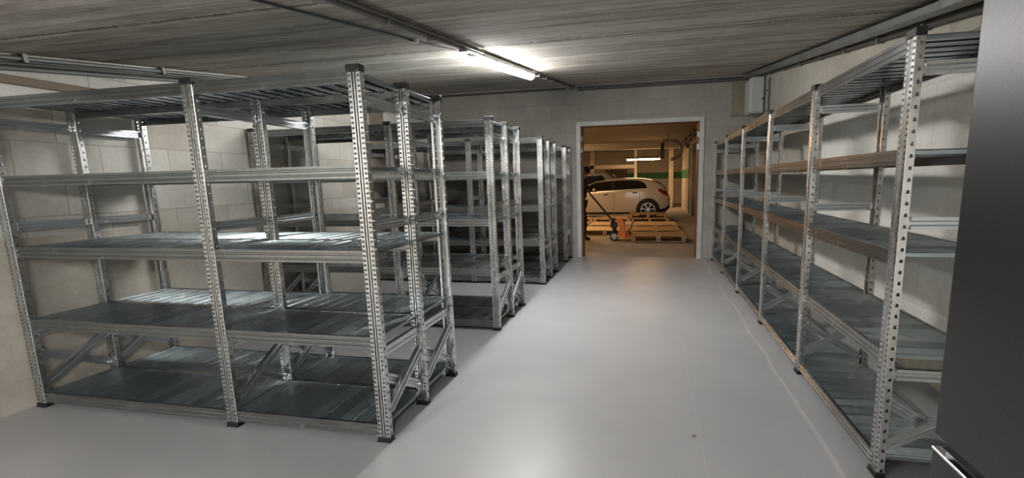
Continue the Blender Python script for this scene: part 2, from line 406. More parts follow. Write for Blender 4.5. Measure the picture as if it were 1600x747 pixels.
# ------------------------------------------------------------------ cables, conduits
def conduit(pts, r, m, label, cat='conduit', clips=(), name='cable_conduit', n=8, clip_m=None, wallv=None, extra=()):
    t = empty(name, pts[0], label, cat)
    o0 = Vector(pts[0]); rel = [Vector(p) - o0 for p in pts]
    MB().tube(rel, r, n).build('pipe', m, t, 50)
    for ex in extra: MB().tube([p + Vector(ex[0]) for p in rel], ex[1], n).build('pipe', ex[2], t, 50)
    return t, o0
def clipset(t, o0, a, b, step, r, m, up_):
    a = Vector(a); b = Vector(b); L = (b - a).length; d = (b - a) / L; q = step * .5
    while q < L:
        p = a + d * q - o0
        MB().extr([(-r - .004, -r - .004), (r + .004, -r - .004), (r + .004, r + .012), (-r - .004, r + .012)], p - d * .012, p + d * .012, up_).build('clip', m, t)
        q += step
def cpt(x, y, drop): return (x, y, ceil_z(y) - drop)
a, b = cpt(LX + .02, 1.05, .026), cpt(LX + .02, 3.68, .026)
t, o0 = conduit([(LX + .02, YF + .01, ceil_z(0) - .026), a, b], .021, M_PIPE, 'brown conduit clipped along the ceiling up to the near end of the lit lamp', extra=[((.047, 0, 0), .011, M_PIPE)])
clipset(t, o0, a, b, .52, .024, M_PIPEL, (0, 0, 1))
a, b = cpt(LX + .02, 5.52, .026), cpt(LX + .02, 8.16, .026)
t, o0 = conduit([a, b], .017, M_PIPE, 'short brown conduit on the ceiling between the lit lamp and the round junction box')
clipset(t, o0, a, b, .42, .02, M_PIPEL, (0, 0, 1))
t = empty('junction_box', cpt(LX + .02, 8.22, .07), 'small round junction box where the ceiling conduits meet above the doorway', 'junction box')
MB().lathe((0, 0, 0), (0, 0, 1), [(-.0, 0), (-.0, .05), (.012, .06), (.05, .06), (.05, 0)], 16).build('box_body', M_PIPEL, t, 40)
for dx, dy in ((.075, 0), (-.075, 0), (0, -.06)):
    MB().tube([(0, 0, .03), (dx, dy, .03)], .018, 8).build('gland', M_PIPEL, t)
pts = [cpt(-1.85, 1.02, .012), cpt(-1.70, 1.75, .012), cpt(-1.62, 2.5, .015), cpt(-1.585, 3.05, .012), cpt(-1.54, 3.45, .014), cpt(-1.45, 3.75, .03)]
t, o0 = conduit(pts, .0075, M_CABLE, 'thin dark cable running loose over the ceiling beside the conduit to the lamp', 'cable', name='loose_cable', n=6)
p = Vector(pts[3]) - o0
MB().bbox(p + Vector((-.03, -.012, -.012)), p + Vector((.03, .012, .012)), .003).build('cable_clip', M_WHITEP, t)
# left wall bundle
a, b = cpt(XL + .022, 1.05, .03), cpt(XL + .022, 8.30, .03)
t, o0 = conduit([(XL + .022, YF + .01, ceil_z(0) - .03), a, b], .016, M_PIPEL, 'bundle of three parallel conduits under the ceiling along the left wall', extra=[((0, 0, -.036), .014, M_PIPE), ((.0, 0, -.066), .012, M_PIPEL)])
clipset(t, o0, a, b, .9, .02, M_PIPEL, (0, 0, 1))
# end wall
zb = ceil_z(8.3) - .045
t, o0 = conduit([(XL + .06, YB - .022, zb), (LX - .09, YB - .022, zb)], .017, M_PIPE, 'brown conduit along the top of the end wall left of the junction box')
clipset(t, o0, (XL + .1, YB - .022, zb), (LX - .1, YB - .022, zb), .48, .02, M_PIPEL, (0, 1, 0))
t, o0 = conduit([(LX + .12, YB - .022, zb), (XRF - .05, YB - .022, zb)], .017, M_PIPE, 'brown conduit along the top of the end wall, right of the junction box', extra=[((0, 0, -.04), .012, M_PIPE)])
clipset(t, o0, (LX + .2, YB - .022, zb), (XRF - .05, YB - .022, zb), .5, .02, M_PIPEL, (0, 1, 0))
# right wall: tray and conduit
t = empty('cable_tray', cpt(xr(1.2) - .22, 1.2, .07), 'galvanised cable tray hung under the ceiling along the right wall', 'cable tray')
o0 = t.location.copy()
a = Vector((0, 0, 0)); b = Vector(cpt(xr(8.15) - .15, 8.15, .07)) - o0
MB().extr([(-.06, .045), (-.06, 0), (.06, 0), (.06, .045), (.055, .045), (.055, .005), (-.055, .005), (-.055, .045)], a, b).build('tray', M_TRAY, t)
d_ = (b - a).normalized(); q = .3
while q < (b - a).length:
    p = a + d_ * q; MB().box(p + Vector((-.008, -.01, .02)), p + Vector((.008, .01, .069))).build('hanger', M_PIPEL, t); q += .9
a, b = cpt(xr(1.05) - .024, 1.05, .10), cpt(xr(8.2) - .024, 8.2, .06)
t, o0 = conduit([(xr(YF) - .024, YF + .01, ceil_z(0) - .10), a, b], .02, M_PIPE, 'thick grey conduit clipped to the right wall just below the cable tray', extra=[((-.0, 0, .042), .010, M_PIPE)])
clipset(t, o0, a, b, .6, .024, M_PIPEL, (-1, 0, 0))
t, o0 = conduit([(xr(7.4) - .02, 7.40, 2.20), (xr(7.4) - .02, 7.40, ceil_z(7.4) - .13)], .016, M_PIPEL, 'vertical grey pipe on the right wall beside the electrical box')
clipset(t, o0, (xr(7.4) - .02, 7.40, 2.22), (xr(7.4) - .02, 7.40, 2.8), .28, .019, M_PIPEL, (-1, 0, 0))
t = empty('electrical_box', (xr(7.9) - .005, 7.80, 2.36), 'pale grey electrical box high on the right wall near the end wall corner', 'electrical box')
MB().bbox((-.20, -.19, 0), (0, .19, .53), .02).build('box_body', M_GREYP, t)
MB().bbox((-.212, -.17, .02), (-.20, .17, .51), .004).build('cover', M_GREYP, t)
MB().lathe((-.03, -.19, .20), (0, -1, 0), [(0, .012), (.008, .012), (.008, 0)], 10).build('knock_out', M_BLACKP, t)

# ------------------------------------------------------------------ steel shelving
PW, PD, PH = .072, .034, 2.0
def slotted(mb, p0, p1, z0, z1, pitch, sw, sh, nrm):
    """a flat strip between plan points p0,p1 with a punched row of slots and the lip pushed out at each"""
    p0 = Vector((*p0, 0)); p1 = Vector((*p1, 0)); d = p1 - p0; L = d.length; d /= L; n = int((z1 - z0) / pitch); nv = Vector((*nrm, 0))
    def P(s_, z): q = p0 + d * s_; return (q.x, q.y, z)
    a, b = (L * 1.2 - sw) / 2, (L * 1.2 + sw) / 2
    for i in range(n):
        zz = z0 + i * pitch; zt = zz + pitch if i < n - 1 else z1; c0 = zz + (pitch - sh) / 2; c1 = c0 + sh
        mb.add([P(0, zz), P(L, zz), P(L, zt), P(0, zt), P(a, c0), P(b, c0), P(b, c1), P(a, c1)],
               [(0, 1, 5, 4), (1, 2, 6, 5), (2, 3, 7, 6), (3, 0, 4, 7)])
        l0 = Vector(P(a, c0)); l1 = Vector(P(b, c0)); u = nv * .0065 + Vector((0, 0, .0060))
        mb.add([l0, l1, l1 + u, l0 + u], [(0, 1, 2, 3)])
def upright_mesh():
    """front faces -y; x centred; y from 0 to PD"""
    mb = MB(); h = PW / 2; z0, z1 = .012, PH - .01
    g0, g1 = .0115, .004
    # plain vertical strips of the profile: middle groove with rib, outer folds
    pts = [(-g0, 0), (-.0088, .015), (-.0058, .015), (-.0036, .001), (.0036, .001), (.0058, .015), (.0088, .015), (g0, 0)]
    for a, b in zip(pts, pts[1:]): mb.add([(a[0], a[1], z0), (b[0], b[1], z0), (b[0], b[1], z1), (a[0], a[1], z1)], [(0, 1, 2, 3)])
    for s in (-1, 1):
        slotted(mb, (s * g0, 0), (s * (h - .002), 0), z0, z1, .025, .0115, .0115, (0, -1))
        mb.add([(s * (h - .002), 0, z0), (s * h, .002, z0), (s * h, .002, z1), (s * (h - .002), 0, z1)], [(0, 1, 2, 3)])
        slotted(mb, (s * h, .002), (s * h, PD), z0, z1, .05, .011, .016, (s, 0))
        mb.add([(s * h, PD, z0), (s * (h - .014), PD, z0), (s * (h - .014), PD, z1), (s * h, PD, z1)], [(0, 1, 2, 3)])
        mb.add([(s * (h - .014), PD, z0), (s * (h - .014), PD - .012, z0), (s * (h - .014), PD - .012, z1), (s * (h - .014), PD, z1)], [(0, 1, 2, 3)])
    return mb.mesh('upright', M_POST)
ME_UP = upright_mesh()
ME_CAP = MB().bbox((-PW / 2 - .004, -.005, PH - .032), (PW / 2 + .004, PD + .004, PH + .004), .003).mesh('end_cap', M_BLACKP)
mb = MB(); mb.bbox((-PW / 2 - .003, -.004, 0), (PW / 2 + .003, PD + .003, .028), .003); mb.bbox((-PW / 2 - .007, -.009, 0), (PW / 2 + .007, PD + .008, .006), .002)
ME_FOOT = mb.mesh('foot', M_BLACKP)
LEVELS = (.098, .603, 1.075, 1.518, 1.983)
BH = .066
def upright(t, x, y, flip=False):
    o = ob('upright', ME_UP, t, (x, y, 0))
    if flip: o.rotation_euler = (0, 0, PI)
    ob('end_cap', ME_CAP, o); ob('foot', ME_FOOT, o)
    return o
def beam_mesh(L):
    # profile (side = depth, up); grooved fascia, faces -y in local space
    pr = [(0, 0), (0, -.014), (.0045, -.018), (.0045, -.024), (0, -.028), (0, -.042), (.0045, -.046), (.0045, -.050), (0, -.054), (0, -BH), (.016, -BH), (.016, -BH + .004), (.006, -BH + .004), (.008, -.006), (.018, -.004), (.018, 0)]
    mb = MB(); n = len(pr)
    vs = [(x, a, b) for x in (-L / 2, L / 2) for a, b in pr]
    mb.add(vs, [(i, (i + 1) % n, n + (i + 1) % n, n + i) for i in range(n)] + [tuple(range(n)), tuple(range(n, 2 * n))])
    return mb.mesh('beam', M_BEAM)
def deck_mesh(L, D):
    """ribbed steel panels laid side by side, ribs along y, top at z=0"""
    n = max(1, round(L / .10)); p = L / n; mb = MB(); lip = -.022
    for i in range(n):
        x0 = -L / 2 + i * p + .0015; x1 = x0 + p - .003
        top = [(x0 + .030, lip), (x0, lip), (x0, -.005), (x0 + .004, 0)]
        for q in (.2, .35, .5, .65, .8):
            c = x0 + (x1 - x0) * q; top += [(c - .0045, 0), (c - .002, -.0045), (c + .002, -.0045), (c + .0045, 0)]
        top += [(x1 - .004, 0), (x1, -.005), (x1, lip), (x1 - .030, lip)]
        m_ = len(top)
        jz = random.uniform(-.0008, .0008)
        mb.add([(x, y, z + jz) for y in (0, D) for x, z in top], [(j, j + 1, m_ + j + 1, m_ + j) for j in range(m_ - 1)])
    return mb
_dc = {}
def shelf(t, xc, y0, y1, z, L, mtl):
    """one shelf: a deck and its two beams. y0,y1 = outer faces of the two beams"""
    key = (round(L, 3), round(y1 - y0, 3), mtl.name)
    if key not in _dc:
        _dc[key] = (deck_mesh(L - .008, y1 - y0 - .04).mesh('shelf', mtl), beam_mesh(L - PW - .002))
    dm, bm_ = _dc[key]
    s = ob('shelf', dm, t, (xc, y0 + .02, z - .002))
    ob('beam', bm_, s, (0, -.02, .002))
    b = ob('beam', bm_, s, (0, y1 - y0 - .02, .002)); b.rotation_euler = (0, 0, PI)
    return s
BR = [(a * 1.1, b * 1.2) for a, b in [(-.012, -.022), (-.012, -.010), (-.004, -.005), (-.004, .005), (-.012, .010), (-.012, .022), (.012, .022), (.012, .010), (.004, .005), (.004, -.005), (.012, -.010), (.012, -.022)]]
def brace(t, x, p0, p1):
    mb = MB(); a = Vector((x, *p0)); b = Vector((x, *p1)); d = (b - a).normalized()
    mb.extr(BR, a + d * .035, b - d * .035)
    fl = [(-.005, -.021), (-.005, .021), (.005, .021), (.005, -.021)]       # flattened ends
    mb.extr(fl, a, a + d * .036); mb.extr(fl, b - d * .036, b)
    for q in (a + d * .012, b - d * .012): mb.tube([q + Vector((-.016, 0, 0)), q + Vector((.016, 0, 0))], .006, 6)
    return mb.build('brace', M_BRACE, t)
def rack(name, label, loc, xs, rows, deckm, rz=0):
    """xs: post centres along the run (local x); rows: y of post-row centres"""
    t = empty(name, loc, label, 'shelving rack', rz)
    nr = len(rows)
    fy = []                                         # front and rear face of every row
    for j, y in enumerate(rows):
        for x in xs:
            if j == 0: upright(t, x, y)
            elif j == nr - 1: upright(t, x, y, True)
            else: upright(t, x, y - PD / 2)
    for j in range(nr - 1):
        ya = rows[j] + .006 if j == 0 else rows[j] + .001
        yb = rows[j + 1] - .006 if j == nr - 2 else rows[j + 1] - .001
        for i in range(len(xs) - 1):
            L = xs[i + 1] - xs[i]
            for z in LEVELS: shelf(t, (xs[i] + xs[i + 1]) / 2, ya, yb, z, L, deckm)
        pa = rows[j] + (PD if j == 0 else PD / 2) - .012; pb = rows[j + 1] - (PD if j == nr - 2 else PD / 2) + .012
        for x in xs:
            for z in (1.845, 1.20, .505): brace(t, x, (pa, z), (pb, z))
            brace(t, x - .013, (pa, .375), (pb, .135)); brace(t, x + .013, (pa, .15), (pb, .40))
    return t
XS = (-2.525, -1.005, 0)
ROWS = (0, .455, .91)
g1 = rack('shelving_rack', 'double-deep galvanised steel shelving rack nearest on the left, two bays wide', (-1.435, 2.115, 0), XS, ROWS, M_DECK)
g2 = copy_tree(g1); g2.location = (-1.437, 4.05, 0)
g2['label'] = 'double-deep galvanised shelving rack second from the front on the left side'
g3_ = copy_tree(g1); g3_.location = (-1.437, 6.02, 0)
g3_['label'] = 'double-deep galvanised shelving rack third from the front on the left side'
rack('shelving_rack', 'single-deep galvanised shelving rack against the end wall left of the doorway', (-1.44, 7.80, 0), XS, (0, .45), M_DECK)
YS = [2.265, 3.446, 4.616, 5.856, 7.084, 8.226]
rz = -PI / 2                                        # local x -> world -y, local y -> world +x
xs = [-(y - YS[0]) for y in YS]
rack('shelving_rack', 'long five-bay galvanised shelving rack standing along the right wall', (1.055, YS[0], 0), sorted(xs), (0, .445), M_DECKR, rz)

# ------------------------------------------------------------------ fridge
ang = 0.0
fr = empty('fridge', (.742, 1.30, 0), 'dark brushed steel fridge freezer at the right edge in front of the right rack', 'fridge', -ang)
# local: x = depth away from the doors, y negative = towards the camera along the door face
W, DPT, H = .60, .62, 1.90
MB().bbox((.055, -W, .03), (DPT, 0, H), .006).build('cabinet', M_FBODY, fr)
MB().bbox((.09, -W + .02, 0), (DPT - .02, -.02, .03), .004).build('plinth', M_BLACKP, fr)
def bevelled(mb, name, m, par, wd=.008):
    o = mb.build(name, m, par); b = o.modifiers.new('bevel', 'BEVEL'); b.width = wd; b.segments = 3; b.limit_method = 'ANGLE'
    for p in o.data.polygons: p.use_smooth = True
    o.data.set_sharp_from_angle(angle=math.radians(50)); return o
upd = bevelled(MB().box((0, -W, .735), (.05, 0, H - .005)), 'upper_door', M_FRIDGE, fr, .006)
MB().box((.03, -W + .006, .70), (.052, -.006, .736)).build('grip_recess', M_BLKG, upd)
lod = bevelled(MB().box((0, -W, .06), (.05, 0, .700)), 'freezer_door', M_FRIDGE, fr, .005)
MB().bbox((-.004, -W + .002, .694), (.02, -.002, .702), .002).build('chrome_trim', M_CHROME, lod)

# ------------------------------------------------------------------ garage beyond the doorway
GY0, GY1, GXL, GXR, GZ = 8.44, 27.0, -9.0, 1.85, 2.98
struct(MB().box((GXL, GY0, -.15), (GXR + 1.5, GY1, -.002)), 'floor_garage', M_GFLOOR)
struct(MB().box((GXL, YB + .20, GZ), (GXR + 1.5, GY1, GZ + .2)), 'ceiling_garage', M_GCEIL)
struct(MB().box((GXL, GY1, 0), (GXR + 1.5, GY1 + .2, GZ)), 'wall_garage_back', M_GWALL)
struct(MB().box((GXL - .2, YB + .2, 0), (GXL, GY1, GZ)), 'wall_garage_left', M_GWALL)
struct(MB().box((1.50, 19.3, 0), (1.9, 23.2, GZ)), 'wall_garage_right', M_GWALL)
struct(MB().box((GXR + 1.3, YB + .2, 0), (GXR + 1.5, GY1, GZ)), 'wall_garage_side', M_GWALL)
struct(MB().box((GXL, GY1 - .012, 1.40), (GXR + 1.3, GY1, 1.74)), 'trim_6', M_GREENP)
struct(MB().box((1.488, 19.3, 1.40), (1.50, 23.2, 1.78)), 'trim_7', M_GREENP)
struct(MB().bbox((1.52, 18.1, 0), (2.1, 18.7, GZ), .01), 'wall_pillar', M_PILLAR)
struct(MB().bbox((GXL, 20.6, 2.70), (GXR + 1.3, 21.3, GZ), .01), 'ceiling_beam', M_GWALL)
struct(MB().bbox((1.50, 9.5, 2.62), (1.75, 20.6, GZ), .01), 'ceiling_beam', M_GCEIL)
struct(MB().bbox((.90, 23.6, 0), (1.12, 23.9, GZ), .01), 'wall_pillar', M_WOODL if False else M_GWALL)
struct(MB().bbox((-3.05, 23.9, 1.95), (-.80, 24.2, 2.14), .01), 'trim_8', M_GWALL)
struct(MB().bbox((-.80, 23.9, 0), (-.66, 24.2, GZ), .01), 'wall_pillar', M_GWALL)
struct(MB().bbox((-3.05, 23.9, 0), (-2.85, 24.2, GZ), .01), 'wall_pillar', M_GWALL)
struct(MB().bbox((-2.55, 26.96, 1.1), (-1.3, 27.0, 1.98), .01), 'trim_9', M_RUST)
t = empty('concrete_block', (.66, 23.2, 0), 'pale concrete block lying on the garage floor behind the white hatchback', 'block')
mb = MB(); mb.bbox((-.14, -.2, 0), (.42, .2, .32), .02); mb.build('block_base', M_GWALL, t); MB().bbox((-.14, -.2, .321), (.12, .2, .52), .02).build('block_top', M_GWALL, t)
GL = 'garage lamps'
def glamp(x, y, z, label, rz=PI / 2):
    tube_lamp((x, y, z), 1.5, 0, M_TUBEG, label, rz=rz, w_=.16)
glamp(-.32, 22.0, 2.36, 'lit warm fluorescent lamp hanging in the garage above the white hatchback')
glamp(-2.6, 12.6, GZ, 'lit warm fluorescent lamp on the garage ceiling left of the doorway')
glamp(-4.2, 10.6, GZ, 'lit warm fluorescent lamp on the garage ceiling far left, nearest the storage room wall')
glamp(-4.5, 18.4, GZ, 'lit warm fluorescent lamp on the garage ceiling over the parked cars')
t = empty('lamp_rail', (-.32, 22.0, 2.40), 'thin metal rail from which the warm garage lamp hangs', 'rail')
MB().box((-.9, -.02, 0), (.9, .02, .03)).build('rail_bar', M_PIPE, t)
for x in (-.7, .7): MB().tube([(x, 0, .03), (x, 0, GZ - 2.40)], .008, 6).build('hanger', M_PIPE, t)
# duct
t = empty('ventilation_duct', (.43, 17.5, 2.75), 'curved pale ventilation pipe under the garage ceiling', 'duct')
pts = [(0, 0, 0), (.25, 0, .02), (.45, 0, -.02), (.60, 0, -.13), (.66, 0, -.30), (.62, 0, -.48), (.50, 0, -.60), (.30, 0, -.68)]
MB().tube(pts, [.05, .055, .06, .065, .065, .06, .055, .05], 12).build('pipe', M_TRAY, t, 50)
MB().bbox((-.06, -.1, -.35), (.06, .1, -.06), .01).build('fan_box', M_BLACKP, t)
MB().bbox((-.10, -.12, -.62), (.07, .12, -.35), .01).build('motor_box', M_PIPE, t)
MB().tube([(.2, 0, .0), (.2, 0, .23)], .012, 6).build('hanger', M_PIPE, t)
t = empty('garage_cable_tray', (1.42, 9.5, 2.70), 'dark cable tray with pipes along the right side of the garage ceiling', 'cable tray')
MB().bbox((-.06, 0, .10), (.06, 10.5, .14), .004).build('tray', M_PIPE, t)
MB().tube([(.0, 0, .17), (.0, 10.5, .17)], .022, 8).build('pipe', M_PIPEL, t, 50)
MB().tube([(.03, 0, .05), (.03, 10.5, .05)], .018, 8).build('pipe', M_PIPE, t, 50)
for q in range(6): MB().box((-.062, 1 + q * 1.8, .03), (.078, 1.03 + q * 1.8, .28)).build('hanger', M_PIPE, t)

# pallets
def pallet(loc, W_, D_, label, rz=0, group=None, m=M_WOOD, endm=M_WOODL):
    t = empty('wooden_pallet', loc, label, 'pallet', rz, group)
    n = 6; bw = D_ / 6.25
    for i in range(n):
        y = (D_ - bw) * i / (n - 1)
        MB().bbox((0, y, .122), (W_, y + bw, .144), .003).build('deck_board', m, t)
    for x in (0, (W_ - .10) / 2, W_ - .10):
        MB().bbox((x, 0, .10), (x + .10, D_, .1215), .003).build('stringer_board', endm if x > .5 else m, t)
        for y in (0, (D_ - .14) / 2, D_ - .14): MB().bbox((x, y, .022), (x + .10, y + .14, .0995), .003).build('block', m, t)
    for y in (0, (D_ - .10) / 2, D_ - .10): MB().bbox((0, y, 0), (W_, y + .10, .0215), .003).build('bottom_board', m, t)
    return t
pallet((-.41, 10.38, .012), 1.20, .80, 'wooden pallet carried on the forks of the orange pallet jack')
pallet((-.46, 11.60, 0), 1.20, 1.0, 'wooden pallet flat on the garage floor right behind the pallet on the jack')
pallet((-1.72, 11.60, 0), 1.20, 1.0, 'wooden pallet on the garage floor behind the wheel of the pallet jack', m=M_WOODL)
pallet((-.46, 13.05, 0), 1.20, 1.0, 'wooden pallet on the garage floor in the middle row, on the right', m=M_WOODL)
pallet((-1.72, 13.05, 0), 1.20, 1.0, 'wooden pallet on the garage floor in the middle row, on the left', m=M_WOODL)
pallet((-.60, 15.05, 0), 1.20, .80, 'lower wooden pallet of the stack in front of the rear wheel of the hatchback')
pallet((-1.83, 15.05, 0), 1.20, .80, 'wooden pallet on the floor in front of the doors of the white hatchback', m=M_WOODL)
pallet((-3.06, 15.05, 0), 1.20, .80, 'wooden pallet farthest left in front of the white hatchback, partly behind the door frame', m=M_WOODL)
pallet((-2.98, 13.05, 0), 1.20, 1.0, 'wooden pallet in the middle row, mostly hidden behind the left door frame', m=M_WOODL)
pallet((-.66, 15.10, .1445), 1.20, .80, 'upper wooden pallet of the stack in front of the rear wheel of the hatchback')
t = empty('plank', (-1.5, 15.09, .1445), 'single pale plank lying on the pallet in front of the hatchback doors', 'plank')
MB().bbox((0, 0, 0), (.78, .12, .06), .004).build('board', M_WOODL, t)

# pallet jack
pj_ = empty('pallet_jack', (-.62, 10.78, 0), 'orange hand pallet jack with black handle holding a pallet in the garage', 'pallet jack')
mb = MB()
mb.poly([(-.12, -.17, .10), (.08, -.17, .08), (.08, -.17, .20), (.05, -.17, .38), (.0, -.17, .50), (-.16, -.17, .50), (-.16, -.17, .44), (-.07, -.17, .40), (-.08, -.17, .26)], (0, .34, 0))
mb.build('chassis', M_ORANGE, pj_)
for y in (-.20, .09):
    MB().bbox((.05, y, .062), (1.15, y + .11, .098), .01).build('fork', M_ORANGE, pj_)
    MB().lathe((1.02, y + .02, .04), (0, 1, 0), [(0, 0), (0, .038), (.07, .038), (.07, 0)], 14).build('roller', M_BLACKP, pj_, 40)
for y in (-.155, .105):
    wh = MB().lathe((-.19, y, .105), (0, 1, 0), [(0, .07), (0, .098), (.006, .105), (.044, .105), (.05, .098), (.05, .07), (0, .07)], 24).build('wheel', M_RUB, pj_, 40)
    MB().lathe((-.19, y + .005, .105), (0, 1, 0), [(0, .0), (0, .022), (.0, .07), (.04, .07), (.04, 0)], 20).build('wheel_disc', M_RIM, wh, 30)
    for k_ in range(5):
        an = 2 * PI * k_ / 5; MB().tube([(-.19 + .045 * math.cos(an), y - .002, .105 + .045 * math.sin(an)), (-.19 + .045 * math.cos(an), y + .008, .105 + .045 * math.sin(an))], .014, 8).build('wheel_hole', M_BLACKP, wh)
MB().lathe((-.19, -.10, .105), (0, 1, 0), [(0, 0), (0, .02), (.2, .02), (.2, 0)], 10).build('axle', M_PIPE, pj_)
mb = MB(); mb.lathe((-.19, 0, .12), (0, 0, 1), [(0, 0), (0, .075), (.10, .075), (.11, .05), (.24, .05), (.34, .055), (.34, 0)], 16); mb.bbox((-.28, -.09, .30), (-.12, .09, .42), .012); mb.bbox((-.27, -.03, .42), (-.16, .03, .52), .01)
mb.build('pump_unit', M_BLACKP, pj_)
MB().tube([(.12, -.1, .16), (.13, -.1, .40)], .012, 8).build('chain_rod', M_CHROME, pj_)
hd = MB().tube([(-.235, 0, .46), (-.80, 0, 1.14)], .022, 10).build('handle', M_BLACKP, pj_, 50)
q = Vector((-.80, 0, 1.14)); dd = Vector((-.565, 0, .68)).normalized()
lp = [q, q + Vector((0, -.09, 0)) + dd * .05, q + Vector((0, -.10, 0)) + dd * .14, q + Vector((0, -.05, 0)) + dd * .18, q + Vector((0, .05, 0)) + dd * .18, q + Vector((0, .10, 0)) + dd * .14, q + Vector((0, .09, 0)) + dd * .05, q]
MB().tube(lp, .015, 8).build('grip_loop', M_BLACKP, hd, 60)

# ------------------------------------------------------------------ cars
def interp(tab, x):
    if x <= tab[0][0]: return tab[0][1]
    for (a, va), (b, vb) in zip(tab, tab[1:]):
        if x <= b:
            u = (x - a) / (b - a); u = u * u * (3 - 2 * u) * .4 + u * .6; return va + (vb - va) * u
    return tab[-1][1]
def car(loc, label, paint, Lc, Hs, suv=False):
    """front at local x=0 pointing -x, rear at x=Lc; y centred, near side at -y; Hs scales heights"""
    t = empty('parked_car', loc, label, 'car')
    q = Lc / 4.28; S = lambda tab: [(a * q, b * Hs) for a, b in tab]
    roof = S([(0, .60), (.10, .72), (.4, .86), (.8, .96), (1.05, 1.05), (1.35, 1.24), (1.72, 1.375), (2.15, 1.42), (2.6, 1.44), (2.95, 1.435), (3.35, 1.41), (3.60, 1.375), (3.85, 1.29), (4.06, 1.19), (4.14, 1.08), (4.22, .93), (4.28, .72)])
    if suv: roof = S([(0, .66), (.12, .80), (.5, .92), (1.1, 1.0), (1.5, 1.15), (1.9, 1.36), (2.4, 1.45), (3.0, 1.46), (3.7, 1.43), (3.95, 1.36), (4.12, 1.15), (4.22, .95), (4.28, .72)])
    belt = S([(0, .58), (.12, .68), (.6, .84), (1.2, .96), (2.0, 1.01), (3.0, 1.06), (3.9, 1.09), (4.15, 1.0), (4.22, .88), (4.28, .70)] if not suv else [(0, .60), (.12, .70), (.6, .82), (1.2, .91), (2.0, .96), (3.0, 1.00), (3.9, 1.04), (4.2, .92), (4.28, .72)])
    bott = S([(0, .34), (.15, .24), (.5, .20), (3.7, .20), (4.1, .26), (4.28, .40)])
    hw = [(0, .62), (.10 * q, .74), (.4 * q, .84), (.9 * q, .89), (3.4 * q, .90), (3.95 * q, .86), (4.2 * q, .76), (4.28 * q, .66)]
    def side_y(x, z):
        b0, be, ro, w_ = interp(bott, x), interp(belt, x), interp(roof, x), interp(hw, x)
        be = min(be, ro - .01)
        if z <= be:
            u = (z - b0) / max(be - b0, .05); return w_ * (1 - .055 * (1 - min(max(u, 0), 1) * 2) ** 2 * (1 if u < .5 else .6) )
        u = (z - be) / max(ro - be, .02); u = min(u, 1)
        return w_ * (.965 - .20 * u) - (.14 * max(0, u - .85) / .15 if ro - be > .12 else .02 * u)
    ns = 64; mb = MB(); rings = []
    us = [0, .12, .3, .5, .7, .88, 1.0]
    for i in range(ns + 1):
        x = Lc * (i / ns); x = max(0.0, min(Lc, x)); b0, be, ro = interp(bott, x), interp(belt, x), interp(roof, x); be = min(be, ro - .01)
        half = [(0, b0)] + [(side_y(x, b0 + (be - b0) * u) , b0 + (be - b0) * u) for u in us]
        half += [(side_y(x, be + (ro - be) * u), be + (ro - be) * u) for u in (.1, .35, .6, .85, .97)]
        yr = half[-1][0]; half += [(yr * .85, ro + .004), (yr * .45, ro + .018), (0, ro + .022)]
        rings.append([(x, -y, z) for y, z in half] + [(x, y, z) for y, z in half[-2:0:-1]])
    n = len(rings[0])
    mb.add([p for r in rings for p in r], [(i * n + j, i * n + (j + 1) % n, (i + 1) * n + (j + 1) % n, (i + 1) * n + j) for i in range(ns) for j in range(n)] + [tuple(range(n)), tuple(range(ns * n, (ns + 1) * n))])
    body = mb.build('body', paint, t, 35)
    def patch(name, m, fx0, fx1, zlo, zhi, off=.006, par=None, nx=16, nz=5):
        for sd in (-1, 1):
            mb = MB(); vs = []
            for i in range(nx + 1):
                x = fx0 + (fx1 - fx0) * i / nx; a, b = zlo(x), zhi(x)
                for j in range(nz + 1):
                    z = a + (b - a) * j / nz; vs.append((x, sd * (side_y(x, z) + off), z))
            mb.add(vs, [(i * (nz + 1) + j, (i + 1) * (nz + 1) + j, (i + 1) * (nz + 1) + j + 1, i * (nz + 1) + j + 1) for i in range(nx) for j in range(nz)])
            mb.build(name, m, par or body, 60)
    beltf = lambda x: interp(belt, x) + .015
    def topf(x0, x1, r=.10):
        def f(x):
            u = min((x - x0) / (.30 * q), (x1 - x) / (.34 * q), 1); u = math.sqrt(max(u, 0) * (2 - min(u, 1)))
            return max(beltf(x) + .002, beltf(x) + (interp(roof, x) - .065 - beltf(x)) * u)
        return f
    w0, w1 = (1.18 * q, 3.50 * q) if not suv else (1.55 * q, 3.72 * q)
    patch('side_glass', M_GLASS, w0, w1, beltf, topf(w0, w1), nx=36)
    for xx in (2.33 * q if not suv else 2.62 * q,): patch('window_pillar', M_BLACKP, xx - .03, xx + .03, lambda x: beltf(x), lambda x: interp(roof, x) - .08, .009, nx=2)
    for xx in (1.35 * q, 2.36 * q, 3.25 * q): patch('door_gap', M_BLACKP, xx - .006, xx + .006, lambda x: interp(bott, x) + .12, beltf, .003, nx=1)
    for xx in (2.0 * q, 3.0 * q):
        patch('door_handle', M_BLACKP, xx, xx + .17, lambda x: interp(belt, x) - .14, lambda x: interp(belt, x) - .10, .018, nx=2, nz=1)
    patch('sill', M_BLACKP, .35 * q, 3.95 * q, lambda x: interp(bott, x) - .0, lambda x: interp(bott, x) + .07, .006)
    patch('tail_light', M_RED, 3.88 * q, 4.20 * q, lambda x: interp(belt, min(x, 4.1 * q)) - .20 + .25 * (4.2 * q - x), lambda x: interp(belt, x) - .02, .008)
    patch('head_light', M_RIM, .08 * q, .55 * q, lambda x: interp(belt, x) - .14, lambda x: interp(belt, x) - .05, .008)
    patch('bumper', M_BLACKP, 3.90 * q, 4.26 * q, lambda x: interp(bott, x), lambda x: interp(bott, x) + .13, .01)
